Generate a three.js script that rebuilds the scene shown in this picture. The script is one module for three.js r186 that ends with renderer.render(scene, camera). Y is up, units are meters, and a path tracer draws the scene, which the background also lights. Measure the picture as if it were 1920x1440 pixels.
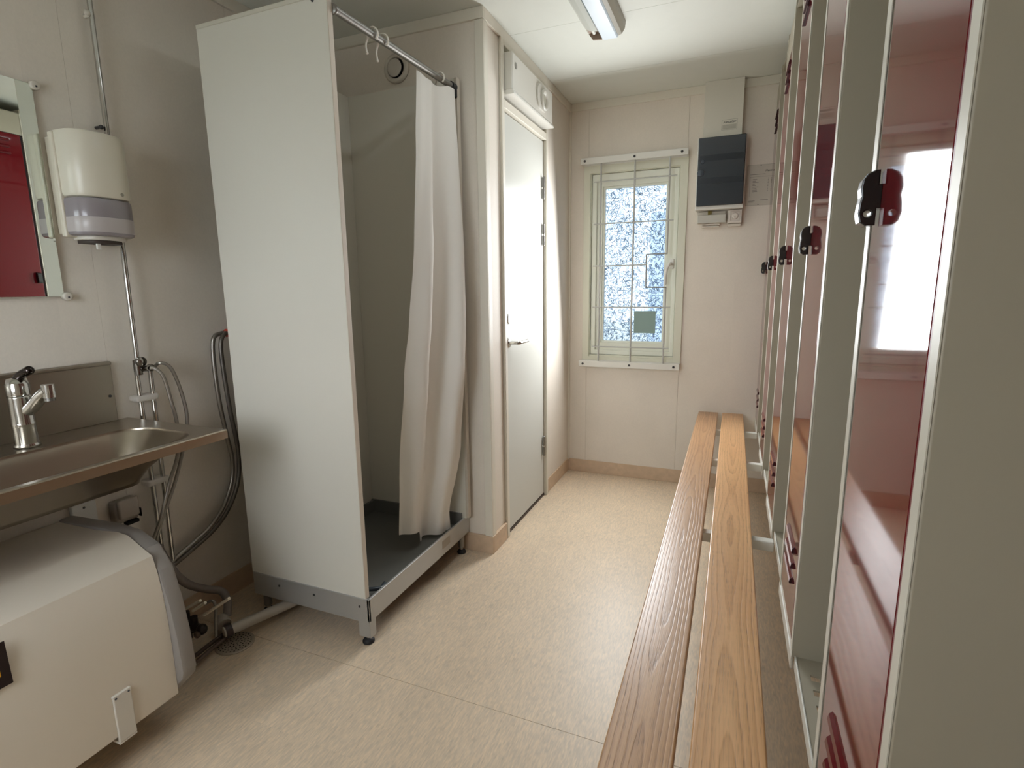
import * as THREE from 'three';
import { RoundedBoxGeometry } from 'three/addons/geometries/RoundedBoxGeometry.js';
import { mergeGeometries, toCreasedNormals } from 'three/addons/utils/BufferGeometryUtils.js';
import { RectAreaLightUniformsLib } from 'three/addons/lights/RectAreaLightUniformsLib.js';

// ───────────── camera, sky, lights, exposure ─────────────
const scene = new THREE.Scene();
const camera = new THREE.PerspectiveCamera(71.33, 1920 / 1440, 0.02, 100);
camera.position.set(0, 1.2604, 0);
camera.rotation.order = 'YXZ';
camera.rotation.set(-0.1748, 0.39, -0.0121);

const renderer = new THREE.WebGLRenderer({ antialias: true });
renderer.toneMapping = THREE.LinearToneMapping;
renderer.toneMappingExposure = 1.3;
renderer.shadowMap.enabled = true;
RectAreaLightUniformsLib.init();

const SKY = 6.8;                                    // bright overcast sky
scene.background = new THREE.Color().setRGB(0.93 * SKY, 1.0 * SKY, 1.08 * SKY);

// daylight that the patterned window glass spreads into the room (same size as the glass, just inside it)
const dayFar = new THREE.RectAreaLight(new THREE.Color().setRGB(0.97, 1.0, 1.02), 15.5, 0.376, 0.964);
dayFar.position.set(-0.604, 1.401, -3.295); dayFar.rotation.set(0.17, Math.PI, 0); scene.add(dayFar);

// ───────────── helpers ─────────────
let seed = 12345;
const rnd = () => { seed = (seed * 1664525 + 1013904223) >>> 0; return seed / 4294967296; };
const H2 = (x, y, s = 0) => { let h = (x * 374761393 + y * 668265263 + s * 974634777) | 0; h = Math.imul(h ^ (h >>> 13), 1274126177); return ((h ^ (h >>> 16)) >>> 0) / 4294967296; };
function noise(x, y, s = 0) {
  const xi = Math.floor(x), yi = Math.floor(y), fx = x - xi, fy = y - yi, u = fx * fx * (3 - 2 * fx), v = fy * fy * (3 - 2 * fy);
  const a = H2(xi, yi, s), b = H2(xi + 1, yi, s), c = H2(xi, yi + 1, s), d = H2(xi + 1, yi + 1, s);
  return a + (b - a) * u + (c - a) * v + (a - b - c + d) * u * v;
}
const fbm = (x, y, s, n = 4) => { let t = 0, a = 0.5; for (let i = 0; i < n; i++) { t += a * noise(x, y, s + i); x *= 2.03; y *= 2.03; a *= 0.5; } return t; };
function dataTex(w, h, f, srgb = true) {
  const d = new Uint8Array(w * h * 4);
  for (let j = 0; j < h; j++) for (let i = 0; i < w; i++) { const c = f(i, j), k = (j * w + i) * 4; d[k] = c[0]; d[k + 1] = c[1]; d[k + 2] = c[2]; d[k + 3] = 255; }
  const t = new THREE.DataTexture(d, w, h); t.wrapS = t.wrapT = THREE.RepeatWrapping; t.magFilter = THREE.LinearFilter;
  if (srgb) t.colorSpace = THREE.SRGBColorSpace; t.needsUpdate = true; return t;
}
function canvasTex(w, h, draw, srgb = true) {
  const c = document.createElement('canvas'); c.width = w; c.height = h; draw(c.getContext('2d'), w, h);
  const t = new THREE.CanvasTexture(c); if (srgb) t.colorSpace = THREE.SRGBColorSpace; return t;
}
const M = (color, roughness = 0.6, metalness = 0, o = {}) => new THREE.MeshStandardMaterial({ color, roughness, metalness, ...o });
const P = (color, roughness = 0.6, metalness = 0, o = {}) => new THREE.MeshPhysicalMaterial({ color, roughness, metalness, ...o });

const used = {};
const numbered = (n) => { const k = used[n] = (used[n] ?? -1) + 1; return k ? n + '_' + String(k).padStart(3, '0') : n; };
function tag(o, label, category, group) { o.userData.label = label; o.userData.category = category; if (group) o.userData.group = group; return o; }
function thing(name, label, category, [x, y, z], group) {
  const g = new THREE.Group(); g.name = numbered(name); g.position.set(x, y, z); scene.add(g); g.userData.base = undefined;
  g.userData = {}; return tag(g, label, category, group);
}
function prep(g) {
  let n = g.index ? g.toNonIndexed() : g.clone();
  for (const k of Object.keys(n.attributes)) if (!['position', 'normal', 'uv'].includes(k)) n.deleteAttribute(k);
  if (!n.attributes.normal) n.computeVertexNormals();
  if (!n.attributes.uv) n.setAttribute('uv', new THREE.BufferAttribute(new Float32Array(n.attributes.position.count * 2), 2));
  n.morphAttributes = {}; return n;
}
function boxUV(g, k = 1) {                          // uv in metres by the main direction of each normal
  const p = g.attributes.position, n = g.attributes.normal, uv = g.attributes.uv;
  for (let i = 0; i < p.count; i++) {
    const ax = Math.abs(n.getX(i)), ay = Math.abs(n.getY(i)), az = Math.abs(n.getZ(i));
    if (ax >= ay && ax >= az) uv.setXY(i, p.getZ(i) * k, p.getY(i) * k); else if (ay >= az) uv.setXY(i, p.getX(i) * k, p.getZ(i) * k); else uv.setXY(i, p.getX(i) * k, p.getY(i) * k);
  }
  return g;
}
function worldPos(o) { const v = new THREE.Vector3(); for (; o && o !== scene; o = o.parent) v.add(o.position); return v; }
// geometry is given in room coordinates; the mesh becomes a child of `parent`
function part(parent, name, geoms, mat, label, keepUV = false) {
  const list = (Array.isArray(geoms) ? geoms : [geoms]).map(prep);
  let g = list.length > 1 ? mergeGeometries(list) : list[0];
  if (!keepUV) boxUV(g);
  const o = worldPos(parent); g.translate(-o.x, -o.y, -o.z);
  const m = new THREE.Mesh(g, mat); m.name = parent === scene ? numbered(name) : name; m.castShadow = m.receiveShadow = true;
  if (label) m.userData.label = label;
  parent.add(m); return m;
}
const struct = (name, geoms, mat) => { const m = part(scene, name, geoms, mat); m.userData.kind = 'structure'; return m; };
const B = (x0, x1, y0, y1, z0, z1) => { const g = new THREE.BoxGeometry(Math.abs(x1 - x0), Math.abs(y1 - y0), Math.abs(z1 - z0)); g.translate((x0 + x1) / 2, (y0 + y1) / 2, (z0 + z1) / 2); return g; };
const R = (x0, x1, y0, y1, z0, z1, r = 0.003, s = 2) => { const w = Math.abs(x1 - x0), h = Math.abs(y1 - y0), d = Math.abs(z1 - z0); const g = new RoundedBoxGeometry(w, h, d, s, Math.min(r, w * 0.49, h * 0.49, d * 0.49)); g.translate((x0 + x1) / 2, (y0 + y1) / 2, (z0 + z1) / 2); return g; };
const V = (x, y, z) => new THREE.Vector3(x, y, z);
const tube = (pts, r, n = 40, s = 10, closed = false, tension = 0.5) => new THREE.TubeGeometry(new THREE.CatmullRomCurve3(pts.map((p) => V(...p)), closed, 'catmullrom', tension), n, r, s, closed);
const rod = (a, b, r, s = 14) => { const A = V(...a), D = V(...b).sub(A), L = D.length(); const g = new THREE.CylinderGeometry(r, r, L, s); g.translate(0, L / 2, 0); g.applyQuaternion(new THREE.Quaternion().setFromUnitVectors(V(0, 1, 0), D.normalize())); g.translate(A.x, A.y, A.z); return g; };
const ball = (x, y, z, r, sx = 1, sy = 1, sz = 1) => { const g = new THREE.SphereGeometry(r, 16, 12); g.scale(sx, sy, sz); g.translate(x, y, z); return g; };
// lathe: profile [[radius, along] ...] turned about an axis through `at` pointing along `dir`
const lathe = (prof, at, dir = [0, 1, 0], s = 28) => { const g = new THREE.LatheGeometry(prof.map((p) => new THREE.Vector2(p[0], p[1])), s); g.applyQuaternion(new THREE.Quaternion().setFromUnitVectors(V(0, 1, 0), V(...dir).normalize())); g.translate(...at); return g; };
// extrude a polygon drawn in (a,b) along an axis: 'z': (x,y) from z0 to z1; 'x': (z,y) from x0 to x1; 'y': (x,z) from y0 to y1
function prism(poly, axis, c0, c1, bevel = 0, holes = []) {
  const sh = new THREE.Shape(poly.map((p) => new THREE.Vector2(p[0], p[1])));
  for (const h of holes) sh.holes.push(new THREE.Path(h.map((p) => new THREE.Vector2(p[0], p[1]))));
  const d = Math.abs(c1 - c0), lo = Math.min(c0, c1);
  const g = new THREE.ExtrudeGeometry(sh, { depth: d - 2 * bevel, bevelEnabled: bevel > 0, bevelSize: bevel, bevelThickness: bevel, bevelOffset: -bevel, bevelSegments: 2, curveSegments: 10 });
  g.translate(0, 0, lo + bevel);
  if (axis === 'x') { const p = g.attributes.position, n = g.attributes.normal; for (let i = 0; i < p.count; i++) { p.setXYZ(i, p.getZ(i), p.getY(i), p.getX(i)); n.setXYZ(i, n.getZ(i), n.getY(i), n.getX(i)); } flip(g); }
  if (axis === 'y') { const p = g.attributes.position, n = g.attributes.normal; for (let i = 0; i < p.count; i++) { p.setXYZ(i, p.getX(i), p.getZ(i), p.getY(i)); n.setXYZ(i, n.getX(i), n.getZ(i), n.getY(i)); } flip(g); }
  return g;
}
function flip(g) { for (const a of Object.values(g.attributes)) { const s = a.itemSize, r = a.array; for (let t = 0; t < a.count; t += 3) for (let k = 0; k < s; k++) { const q = r[(t + 1) * s + k]; r[(t + 1) * s + k] = r[(t + 2) * s + k]; r[(t + 2) * s + k] = q; } } }
const rectPath = (x0, x1, y0, y1) => [[x0, y0], [x1, y0], [x1, y1], [x0, y1]];
const circlePath = (cx, cy, r, n = 20, sx = 1, sy = 1) => Array.from({ length: n }, (_, i) => [cx + sx * r * Math.cos(i / n * 2 * Math.PI), cy + sy * r * Math.sin(i / n * 2 * Math.PI)]);
const roundRect = (x0, x1, y0, y1, r, n = 5) => { const o = []; for (const [cx, cy, a] of [[x1 - r, y0 + r, -90], [x1 - r, y1 - r, 0], [x0 + r, y1 - r, 90], [x0 + r, y0 + r, 180]]) for (let i = 0; i <= n; i++) { const t = (a + 90 * i / n) * Math.PI / 180; o.push([cx + r * Math.cos(t), cy + r * Math.sin(t)]); } return o; };
// grid surface from f(u,v) -> [x,y,z]
function grid(f, nu, nv) {
  const pos = [], uv = [], ix = [];
  for (let j = 0; j <= nv; j++) for (let i = 0; i <= nu; i++) { pos.push(...f(i / nu, j / nv)); uv.push(i / nu, j / nv); }
  for (let j = 0; j < nv; j++) for (let i = 0; i < nu; i++) { const a = j * (nu + 1) + i, b = a + 1, c = a + nu + 1, d = c + 1; ix.push(a, b, d, a, d, c); }
  const g = new THREE.BufferGeometry(); g.setAttribute('position', new THREE.Float32BufferAttribute(pos, 3)); g.setAttribute('uv', new THREE.Float32BufferAttribute(uv, 2)); g.setIndex(ix); g.computeVertexNormals(); return g;
}

// ───────────── materials ─────────────
const grainTex = dataTex(256, 256, (i, j) => { const v = 128 + 90 * (fbm(i / 3, j / 3, 5, 3) - 0.45); return [v, v, v]; }, false);
grainTex.repeat.set(6, 6);
const wallTex = dataTex(512, 512, (i, j) => { const n = fbm(i / 64, j / 64, 21, 5) - 0.48, f = noise(i / 1.7, j / 2.6, 4) - 0.5, k = 1 + 0.035 * n + 0.018 * f; return [229 * k, 220 * k, 207 * k]; });
const wallMat = M(0xffffff, 0.62, 0, { map: wallTex, bumpMap: grainTex, bumpScale: 0.0004 });
const ceilTex = dataTex(256, 256, (i, j) => { const k = 1 + 0.02 * (fbm(i / 40, j / 40, 31, 4) - 0.48); return [220 * k, 222 * k, 213 * k]; });
const ceilMat = M(0xffffff, 0.7, 0, { map: ceilTex });
const trimMat = M(0xe0dacb, 0.5);
const floorTex = dataTex(1024, 1024, (i, j) => {
  const st = noise(i / 3.2, j / 17, 41) - 0.5, st2 = noise(i / 1.6 + 9, j / 9, 43) - 0.5, bl = fbm(i / 90, j / 120, 45, 4) - 0.48, fl = noise(i / 7, j / 30, 47);
  const k = 1 + 0.115 * st + 0.06 * st2 + 0.07 * bl - (fl > 0.82 ? 0.35 * (fl - 0.82) : 0);
  return [212 * k, 192 * k * (1 - 0.02 * st), 166 * k * (1 - 0.05 * st)];
});
const floorBump = dataTex(512, 512, (i, j) => { const v = 128 + 60 * (fbm(i / 5, j / 14, 51, 3) - 0.45) + 55 * (fbm(i / 40, j / 40, 52, 3) - 0.45); return [v, v, v]; }, false);
const floorMat = M(0xffffff, 0.42, 0, { map: floorTex, bumpMap: floorBump, bumpScale: 0.0006 });
const skirtTex = dataTex(256, 256, (i, j) => { const k = 1 + 0.10 * (fbm(i / 18, j / 18, 61, 4) - 0.48); return [206 * k, 180 * k, 152 * k]; });
skirtTex.repeat.set(3, 3);
const skirtMat = M(0xffffff, 0.5, 0, { map: skirtTex });

function woodTex(s, A, D) {                          // 0.118 m wide, 4 m long
  const w = 256, h = 2048, col = [], bmp = [];
  const tex = dataTex(w, h, (i, j) => {
    const x = (i / w - 0.5) * 0.118, z = j / h * 4.0;
    const y0 = 0.002 + 0.085 * Math.max(0, fbm(z * 1.15, 3.3, s, 2) - 0.16) + 0.006 * (noise(z * 7, x * 30, s + 11) - 0.5), x0 = 0.022 * (noise(z * 0.6, 7.7, s + 5) - 0.5);
    const kn = 0.0042 * (fbm(x * 48, z * 7.5, s + 9, 4) - 0.47);
    const r = Math.sqrt((x - x0) * (x - x0) * 0.8 + y0 * y0) + kn;
    const ph = (r / 0.0075) % 1, ring = Math.pow(ph, 2.4) * (ph > 0.9 ? (1 - ph) / 0.1 : 1);
    const pore = Math.max(0, noise(x * 1500, z * 38, s + 2) - 0.62) * (0.35 + ring), fine = noise(x * 900, z * 7, s + 3) - 0.5, big = fbm(x * 12, z * 1.3, s + 4, 3) - 0.45;
    const t = Math.min(1, Math.max(0, 0.22 + 0.5 * ring + 0.14 * fine + 0.55 * big)) , q = 1 - 0.75 * pore;
    bmp[j * w + i] = 150 - 85 * ring - 150 * pore + 25 * fine;
    return [0, 1, 2].map((c) => Math.max(0, (A[c] + (D[c] - A[c]) * t) * q));
  });
  const bump = dataTex(w, h, (i, j) => { const v = Math.max(0, Math.min(255, bmp[j * w + i])); return [v, v, v]; }, false);
  return [tex, bump];
}
const [woodA, woodAb] = woodTex(101, [206, 162, 117], [140, 98, 64]);
const [woodB, woodBb] = woodTex(202, [232, 184, 132], [180, 130, 80]);
const oakA = P(0xffffff, 0.34, 0, { map: woodA, bumpMap: woodAb, bumpScale: 0.0007, clearcoat: 0.35, clearcoatRoughness: 0.3 });
const oakB = P(0xffffff, 0.36, 0, { map: woodB, bumpMap: woodBb, bumpScale: 0.0005, clearcoat: 0.3, clearcoatRoughness: 0.3 });

const lam = M(0xd9d5c9, 0.38);                       // white laminate
const lamEdge = M(0xcfc3b2, 0.5);
const alu = M(0xb9b8b4, 0.42, 0.55);
const galv = M(0x8f8c86, 0.4, 0.8);
const chrome = M(0xc9c8c4, 0.14, 1.0);
const steel = M(0xb6ada0, 0.3, 1.0);
const black = P(0x0c0a0b, 0.25, 0, { clearcoat: 0.6, clearcoatRoughness: 0.15 });
const darkRubber = M(0x17161a, 0.6);
const white = M(0xdedcd4, 0.4);
const whitePl = M(0xd6cfc2, 0.35);
const greyPaint = M(0xa69e8c, 0.5);
const litFramePaint = M(0xcdc9ba, 0.42);  // locker grey made paler: light on the front flanges put into the colour
const red = P(0x641018, 0.05, 0, { ior: 1.38 });
const redEdge = M(0x6b0d20, 0.4);
const redLouver = P(0x5c1017, 0.12, 0, { ior: 1.35 });
const hole = M(0x0a0708, 0.9);
const doorMat = P(0xcfcfc7, 0.3, 0, { ior: 1.16 });
const screwMat = M(0x4a4a4c, 0.35, 0.7);
const trayMat = M(0x6a6a66, 0.5);
const pvc = M(0xbdb5a8, 0.4);

// ───────────── the room ─────────────
const ZF = -3.5, XL = -1.9, XR = 0.67, ZN = 0.5, H = 2.4, XB = -1.02, ZB = -2.2;
// floor: two vinyl sheets with a seam across the room
{
  const f = struct('floor', B(XL - 0.1, XR + 0.1, -0.12, -0.006, ZF - 0.1, ZN + 0.1), floorMat);
  part(f, 'vinyl_sheet', B(XL, XR, -0.006, 0, ZF, -1.3008), floorMat);
  part(f, 'vinyl_sheet', B(XL, XR, -0.006, -0.0002, -1.2992, ZN), floorMat);
}
{
  const c = struct('ceiling', B(XL - 0.1, XR + 0.1, H + 0.01, H + 0.12, ZF - 0.1, ZN + 0.1), ceilMat);
  const zs = [ZF, -3.08, -2.48, -1.28, -0.08, ZN];
  for (let i = 0; i < zs.length - 1; i++) part(c, 'ceiling_board', B(XL, XR, H, H + 0.01, zs[i] + 0.0008, zs[i + 1] - 0.0008), ceilMat);
}
{
  const w = struct('wall_left', B(XL - 0.1, XL - 0.012, 0, H, ZF - 0.1, ZN + 0.1), wallMat);
  const zs = [ZN, 0.085, -0.515, -1.115, -1.715, -2.2];
  for (let i = 0; i < zs.length - 1; i++) part(w, 'wall_board', B(XL - 0.012, XL, 0, H, zs[i] - 0.0003, zs[i + 1] + 0.0003), wallMat);
}
struct('wall_right', B(XR, XR + 0.1, 0, H, ZF - 0.1, ZN + 0.1), wallMat);
const WIN = { x0: -0.885, x1: -0.322, y0: 0.79, y1: 2.005 };
{
  const w = struct('wall_far', prism(rectPath(XL - 0.1, XR + 0.1, 0, H), 'z', ZF - 0.12, ZF - 0.012, 0, [rectPath(WIN.x0, WIN.x1, WIN.y0, WIN.y1)]), wallMat);
  const xs = [XB, -0.895, -0.297, 0.303, XR];
  for (let i = 0; i < 4; i++) {
    const a = xs[i] + 0.0005, b = xs[i + 1] - 0.0005;
    const poly = i === 0 ? [[a, 0], [b, 0], [b, H], [a, H]] : rectPath(a, b, 0, H);
    part(w, 'wall_board', prism(poly, 'z', ZF - 0.012, ZF, 0, i === 1 ? [rectPath(WIN.x0, WIN.x1, WIN.y0, WIN.y1)] : []), wallMat);
  }
}
const NWIN = { x0: -1.6, x1: -0.72, y0: 0.85, y1: 1.9 };
struct('wall_near', prism(rectPath(XL - 0.1, XR + 0.1, 0, H), 'z', ZN, ZN + 0.12, 0, [rectPath(NWIN.x0, NWIN.x1, NWIN.y0, NWIN.y1)]), wallMat);
{
  const n = struct('window_2', [B(NWIN.x0, NWIN.x0 + 0.05, NWIN.y0, NWIN.y1, ZN + 0.02, ZN + 0.09), B(NWIN.x1 - 0.05, NWIN.x1, NWIN.y0, NWIN.y1, ZN + 0.02, ZN + 0.09), B(NWIN.x0 + 0.05, NWIN.x1 - 0.05, NWIN.y0, NWIN.y0 + 0.05, ZN + 0.02, ZN + 0.09), B(NWIN.x0 + 0.05, NWIN.x1 - 0.05, NWIN.y1 - 0.05, NWIN.y1, ZN + 0.02, ZN + 0.09)], white);
  const pg = new THREE.PlaneGeometry(NWIN.x1 - NWIN.x0 - 0.1, NWIN.y1 - NWIN.y0 - 0.1); pg.rotateY(Math.PI); pg.translate((NWIN.x0 + NWIN.x1) / 2, (NWIN.y0 + NWIN.y1) / 2, ZN + 0.05);
  part(n, 'pane', pg, P(0xffffff, 0.02, 0, { transmission: 1, thickness: 0, ior: 1.45 }));
}
// the toilet block
struct('wall_block', B(XL, XB - 0.06, 0, H, ZB - 0.06, ZB), wallMat);
{
  const D = { z0: -2.365, z1: -3.022 };
  const s = struct('wall_block_side', prism([[D.z1, 0], [ZF, 0], [ZF, H], [ZB, H], [ZB, 0], [D.z0, 0], [D.z0, 2.36], [D.z1, 2.36]].map((p) => [p[0], p[1]]), 'x', XB - 0.06, XB), wallMat);
  struct('wall_block_back', B(XL, XB - 0.06, 0, H, -3.1, -3.04), wallMat);
}
// trims
const trim = (n, g) => struct('trim_' + n, g, trimMat);
trim(1, R(XL, XB + 0.012, H - 0.045, H, ZB, ZB + 0.012, 0.002));
trim(2, R(XB, XB + 0.012, H - 0.045, H, ZF, ZB - 0.0004, 0.002));
trim(3, R(XB + 0.012, XR, H - 0.045, H, ZF, ZF + 0.012, 0.002));
trim(4, R(XL, XL + 0.012, H - 0.045, H, ZB + 0.012, ZN, 0.002));
trim(5, [R(XB - 0.03, XB + 0.01, 0, H - 0.046, ZB + 0.0005, ZB + 0.008, 0.002), R(XB + 0.0005, XB + 0.01, 0, H - 0.046, ZB - 0.036, ZB + 0.0003, 0.002)]);   // corner profile of the block
trim(6, R(XB, XB + 0.012, 0.08, H - 0.045, ZF, ZF + 0.012, 0.002));
const skirt = (n, g) => struct('baseboard_' + n, g, skirtMat);
skirt('far', R(XB + 0.004, XR, 0, 0.088, ZF, ZF + 0.006, 0.002));
skirt('left', R(XL, XL + 0.005, 0, 0.095, ZB, ZN, 0.002));
skirt('block', [R(XL, XB + 0.014, 0, 0.088, ZB, ZB + 0.012, 0.002), R(XB, XB + 0.014, 0, 0.088, ZB - 0.0004, -2.362, 0.002)]);
skirt('block_side', R(XB, XB + 0.006, 0, 0.088, -3.03, ZF, 0.002));

// door of the toilet block
{
  const zA = -2.37, zC = -3.022, zl0 = -2.402, zl1 = -2.988;     // frame outside, leaf
  const d = struct('door_1', [R(XB - 0.06, XB + 0.014, 0, 2.356, zA, zA - 0.029, 0.003), R(XB - 0.06, XB + 0.014, 0, 2.356, zC + 0.03, zC, 0.003),
    R(XB - 0.06, XB + 0.014, 2.072, 2.108, zA - 0.029, zC + 0.03, 0.003), R(XB - 0.06, XB + 0.014, 2.33, 2.356, zA - 0.029, zC + 0.03, 0.003)], trimMat);
  part(d, 'leaf', R(XB - 0.05, XB - 0.004, 0.018, 2.066, zl0 - 0.001, zl1 + 0.003, 0.002), doorMat);
  part(d, 'overpanel', B(XB - 0.03, XB - 0.012, 2.106, 2.332, zA - 0.028, zC + 0.029), doorMat);
  part(d, 'threshold', B(XB - 0.06, XB - 0.002, 0, 0.012, zA - 0.03, zC + 0.03), M(0x4a3c33, 0.6));
  for (const y of [1.815, 1.563, 0.325]) {
    const h = part(d, 'hinge', [rod([XB + 0.006, y - 0.055, -2.963], [XB + 0.006, y - 0.004, -2.963], 0.008), rod([XB + 0.006, y + 0.004, -2.963], [XB + 0.006, y + 0.055, -2.963], 0.008), ball(XB + 0.006, y + 0.055, -2.963, 0.0075), ball(XB + 0.006, y - 0.055, -2.963, 0.0075)], galv);
    part(h, 'hinge_pin', rod([XB + 0.006, y - 0.006, -2.963], [XB + 0.006, y + 0.006, -2.963], 0.0045), chrome);
  }
  const hz = -2.445, hy = 1.0;
  part(d, 'lock_cylinder', [lathe([[0, 0], [0.025, 0], [0.025, 0.008], [0.019, 0.012], [0, 0.012]], [XB - 0.004, 1.118, hz + 0.005], [1, 0, 0]), R(XB, XB + 0.011, 1.112, 1.124, hz + 0.002, hz + 0.008, 0.001)], chrome);
  part(d, 'handle', [lathe([[0, 0], [0.026, 0], [0.026, 0.006], [0.02, 0.010], [0, 0.010]], [XB - 0.004, hy, hz], [1, 0, 0]), rod([XB, hy, hz], [XB + 0.05, hy, hz], 0.009),
    tube([[XB + 0.042, hy, hz], [XB + 0.053, hy, hz - 0.008], [XB + 0.055, hy + 0.001, hz - 0.03], [XB + 0.054, hy + 0.002, hz - 0.12]], 0.009, 24), ball(XB + 0.054, hy + 0.002, hz - 0.12, 0.009)], chrome);
}

// window in the far wall
const frameMat = M(0xdcdbc8, 0.4);
const sashMat = M(0xe2e4d6, 0.35);
const GL = { x0: -0.793, x1: -0.415, y0: 0.918, y1: 1.884, z: -3.56 };
{
  const ring = (a, b, z0, z1, m = 0) => prism(rectPath(a[0], a[1], a[2], a[3]), 'z', z0, z1, m, [rectPath(b[0], b[1], b[2], b[3])]);
  const w = struct('window_1', ring([-0.922, -0.288, 0.758, 2.03], [-0.878, -0.333, 0.815, 1.975], ZF, ZF + 0.012, 0.002), frameMat);
  part(w, 'jamb', ring([WIN.x0, WIN.x1, WIN.y0, WIN.y1], [-0.874, -0.336, 0.826, 1.972], -3.6, ZF + 0.001), frameMat);
  const s = part(w, 'sash', [ring([-0.872, -0.338, 0.828, 1.97], [-0.842, -0.362, 0.858, 1.93], -3.575, -3.512, 0.003), ring([-0.845, -0.36, 0.855, 1.933], [-0.806, -0.402, 0.905, 1.897], -3.575, -3.53, 0.003)], sashMat);
  part(s, 'glazing_bead', ring([-0.808, -0.4, 0.903, 1.899], [GL.x0, GL.x1, GL.y0, GL.y1], -3.572, -3.54, 0.003), sashMat);
  // patterned glass: pressed worm-like relief
  const gTex = canvasTex(640, 1600, (c, W, Hh) => {
    c.fillStyle = '#f4f7fa'; c.fillRect(0, 0, W, Hh); c.lineCap = 'round';
    for (let k = 0; k < 3000; k++) {
      let x = rnd() * W, y = rnd() * Hh, a = rnd() * 6.28; const n = 4 + rnd() * 5, b = 40 + rnd() * 80, turn = (rnd() - 0.5) * 1.8;
      c.strokeStyle = 'rgba(' + (b * 0.75 | 0) + ',' + (b * 0.95 | 0) + ',' + (b * 1.12 | 0) + ',0.85)'; c.lineWidth = 2.6 + rnd() * 2.6; c.beginPath(); c.moveTo(x, y);
      for (let i = 0; i < n; i++) { a += turn * 0.5 + (rnd() - 0.5) * 0.7; x += Math.cos(a) * 5.5; y += Math.sin(a) * 5.5; c.lineTo(x, y); } c.stroke();
    }
  });
  const pane = new THREE.PlaneGeometry(GL.x1 - GL.x0 + 0.02, GL.y1 - GL.y0 + 0.02); pane.translate((GL.x0 + GL.x1) / 2, (GL.y0 + GL.y1) / 2, GL.z);
  part(w, 'pane', pane, P(0x7e8489, 0.6, 0, { map: gTex, transmission: 1, thickness: 0, ior: 1.45 }), 'patterned obscure glass', true);
  part(w, 'film_patch', B(-0.594, -0.457, 0.97, 1.113, GL.z + 0.005, GL.z + 0.008), P(0x9fb5ad, 0.7, 0, { transmission: 0.3, thickness: 0 }), 'grey-green square film on the glass');
  const h = part(w, 'window_handle', [R(-0.379, -0.351, 1.375, 1.435, -3.514, -3.505, 0.006), rod([-0.365, 1.405, -3.51], [-0.365, 1.405, -3.47], 0.009),
    tube([[-0.365, 1.405, -3.474], [-0.372, 1.402, -3.464], [-0.386, 1.38, -3.462], [-0.394, 1.33, -3.462], [-0.395, 1.285, -3.462]], 0.009, 24), ball(-0.395, 1.285, -3.462, 0.009)], white);
}
// outside
struct('ground_outside', B(-25, 25, -0.9, -0.6, -30, -3.7), M(0xb9bcb8, 0.9));
struct('ground_outside_near', B(-25, 25, -0.9, -0.6, 0.7, 30), M(0xb9bcb8, 0.9));
struct('neighbour_facade', B(-1.35, 6, -0.6, 2.5, -11, -9.5), M(0xc2d2e8, 0.8));

// window grille
{
  const g = thing('window_grille', 'white steel security grille screwed across the frosted window', 'window grille', [-0.6, 0.752, -3.487]);
  const zb = -3.43;
  for (const [y0, y1, x0, x1] of [[2.02, 2.058, -0.93, -0.288], [0.752, 0.792, -0.93, -0.288]]) {
    const r = part(g, 'rail', [R(x0, x1, y0, y1, ZF + 0.012, ZF + 0.018, 0.002), R(x0, x1, y0, y1, zb - 0.006, zb + 0.002, 0.003), ...[x0 + 0.004, x1 - 0.008].map((x) => B(x, x + 0.004, y0 + 0.002, y1 - 0.002, ZF + 0.014, zb))], white);
    for (const x of [x0 + 0.028, (x0 + x1) / 2 + 0.012, x1 - 0.035]) part(r, 'screw', lathe([[0, 0], [0.008, 0], [0.0065, 0.004], [0, 0.005]], [x, (y0 + y1) / 2, zb + 0.001], [0, 0, 1], 14), screwMat);
  }
  const barMat = M(0xb9b9b4, 0.45), bar = (a, b, r = 0.0055) => part(g, 'bar', rod(a, b, r, 10), barMat);
  for (const x of [-0.8, -0.593]) bar([x, 0.775, zb - 0.008], [x, 2.03, zb - 0.008]);
  bar([-0.389, 1.463, zb - 0.008], [-0.389, 2.03, zb - 0.008]); bar([-0.389, 0.775, zb - 0.008], [-0.389, 1.263, zb - 0.008]);
  for (const [y, x1] of [[1.91, -0.345], [1.658, -0.356], [1.4, -0.51], [1.142, -0.356], [0.888, -0.356]]) bar([-0.841, y, zb + 0.001], [x1, y, zb + 0.001], 0.0038);
  part(g, 'handle_loop', [rod([-0.384, 1.463, zb + 0.001], [-0.508, 1.463, zb + 0.001], 0.0038, 10), rod([-0.508, 1.463, zb + 0.001], [-0.507, 1.264, zb + 0.001], 0.0038, 10), rod([-0.507, 1.264, zb + 0.001], [-0.384, 1.262, zb + 0.001], 0.0038, 10)], galv, 'bent bar around the window handle');
}

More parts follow.
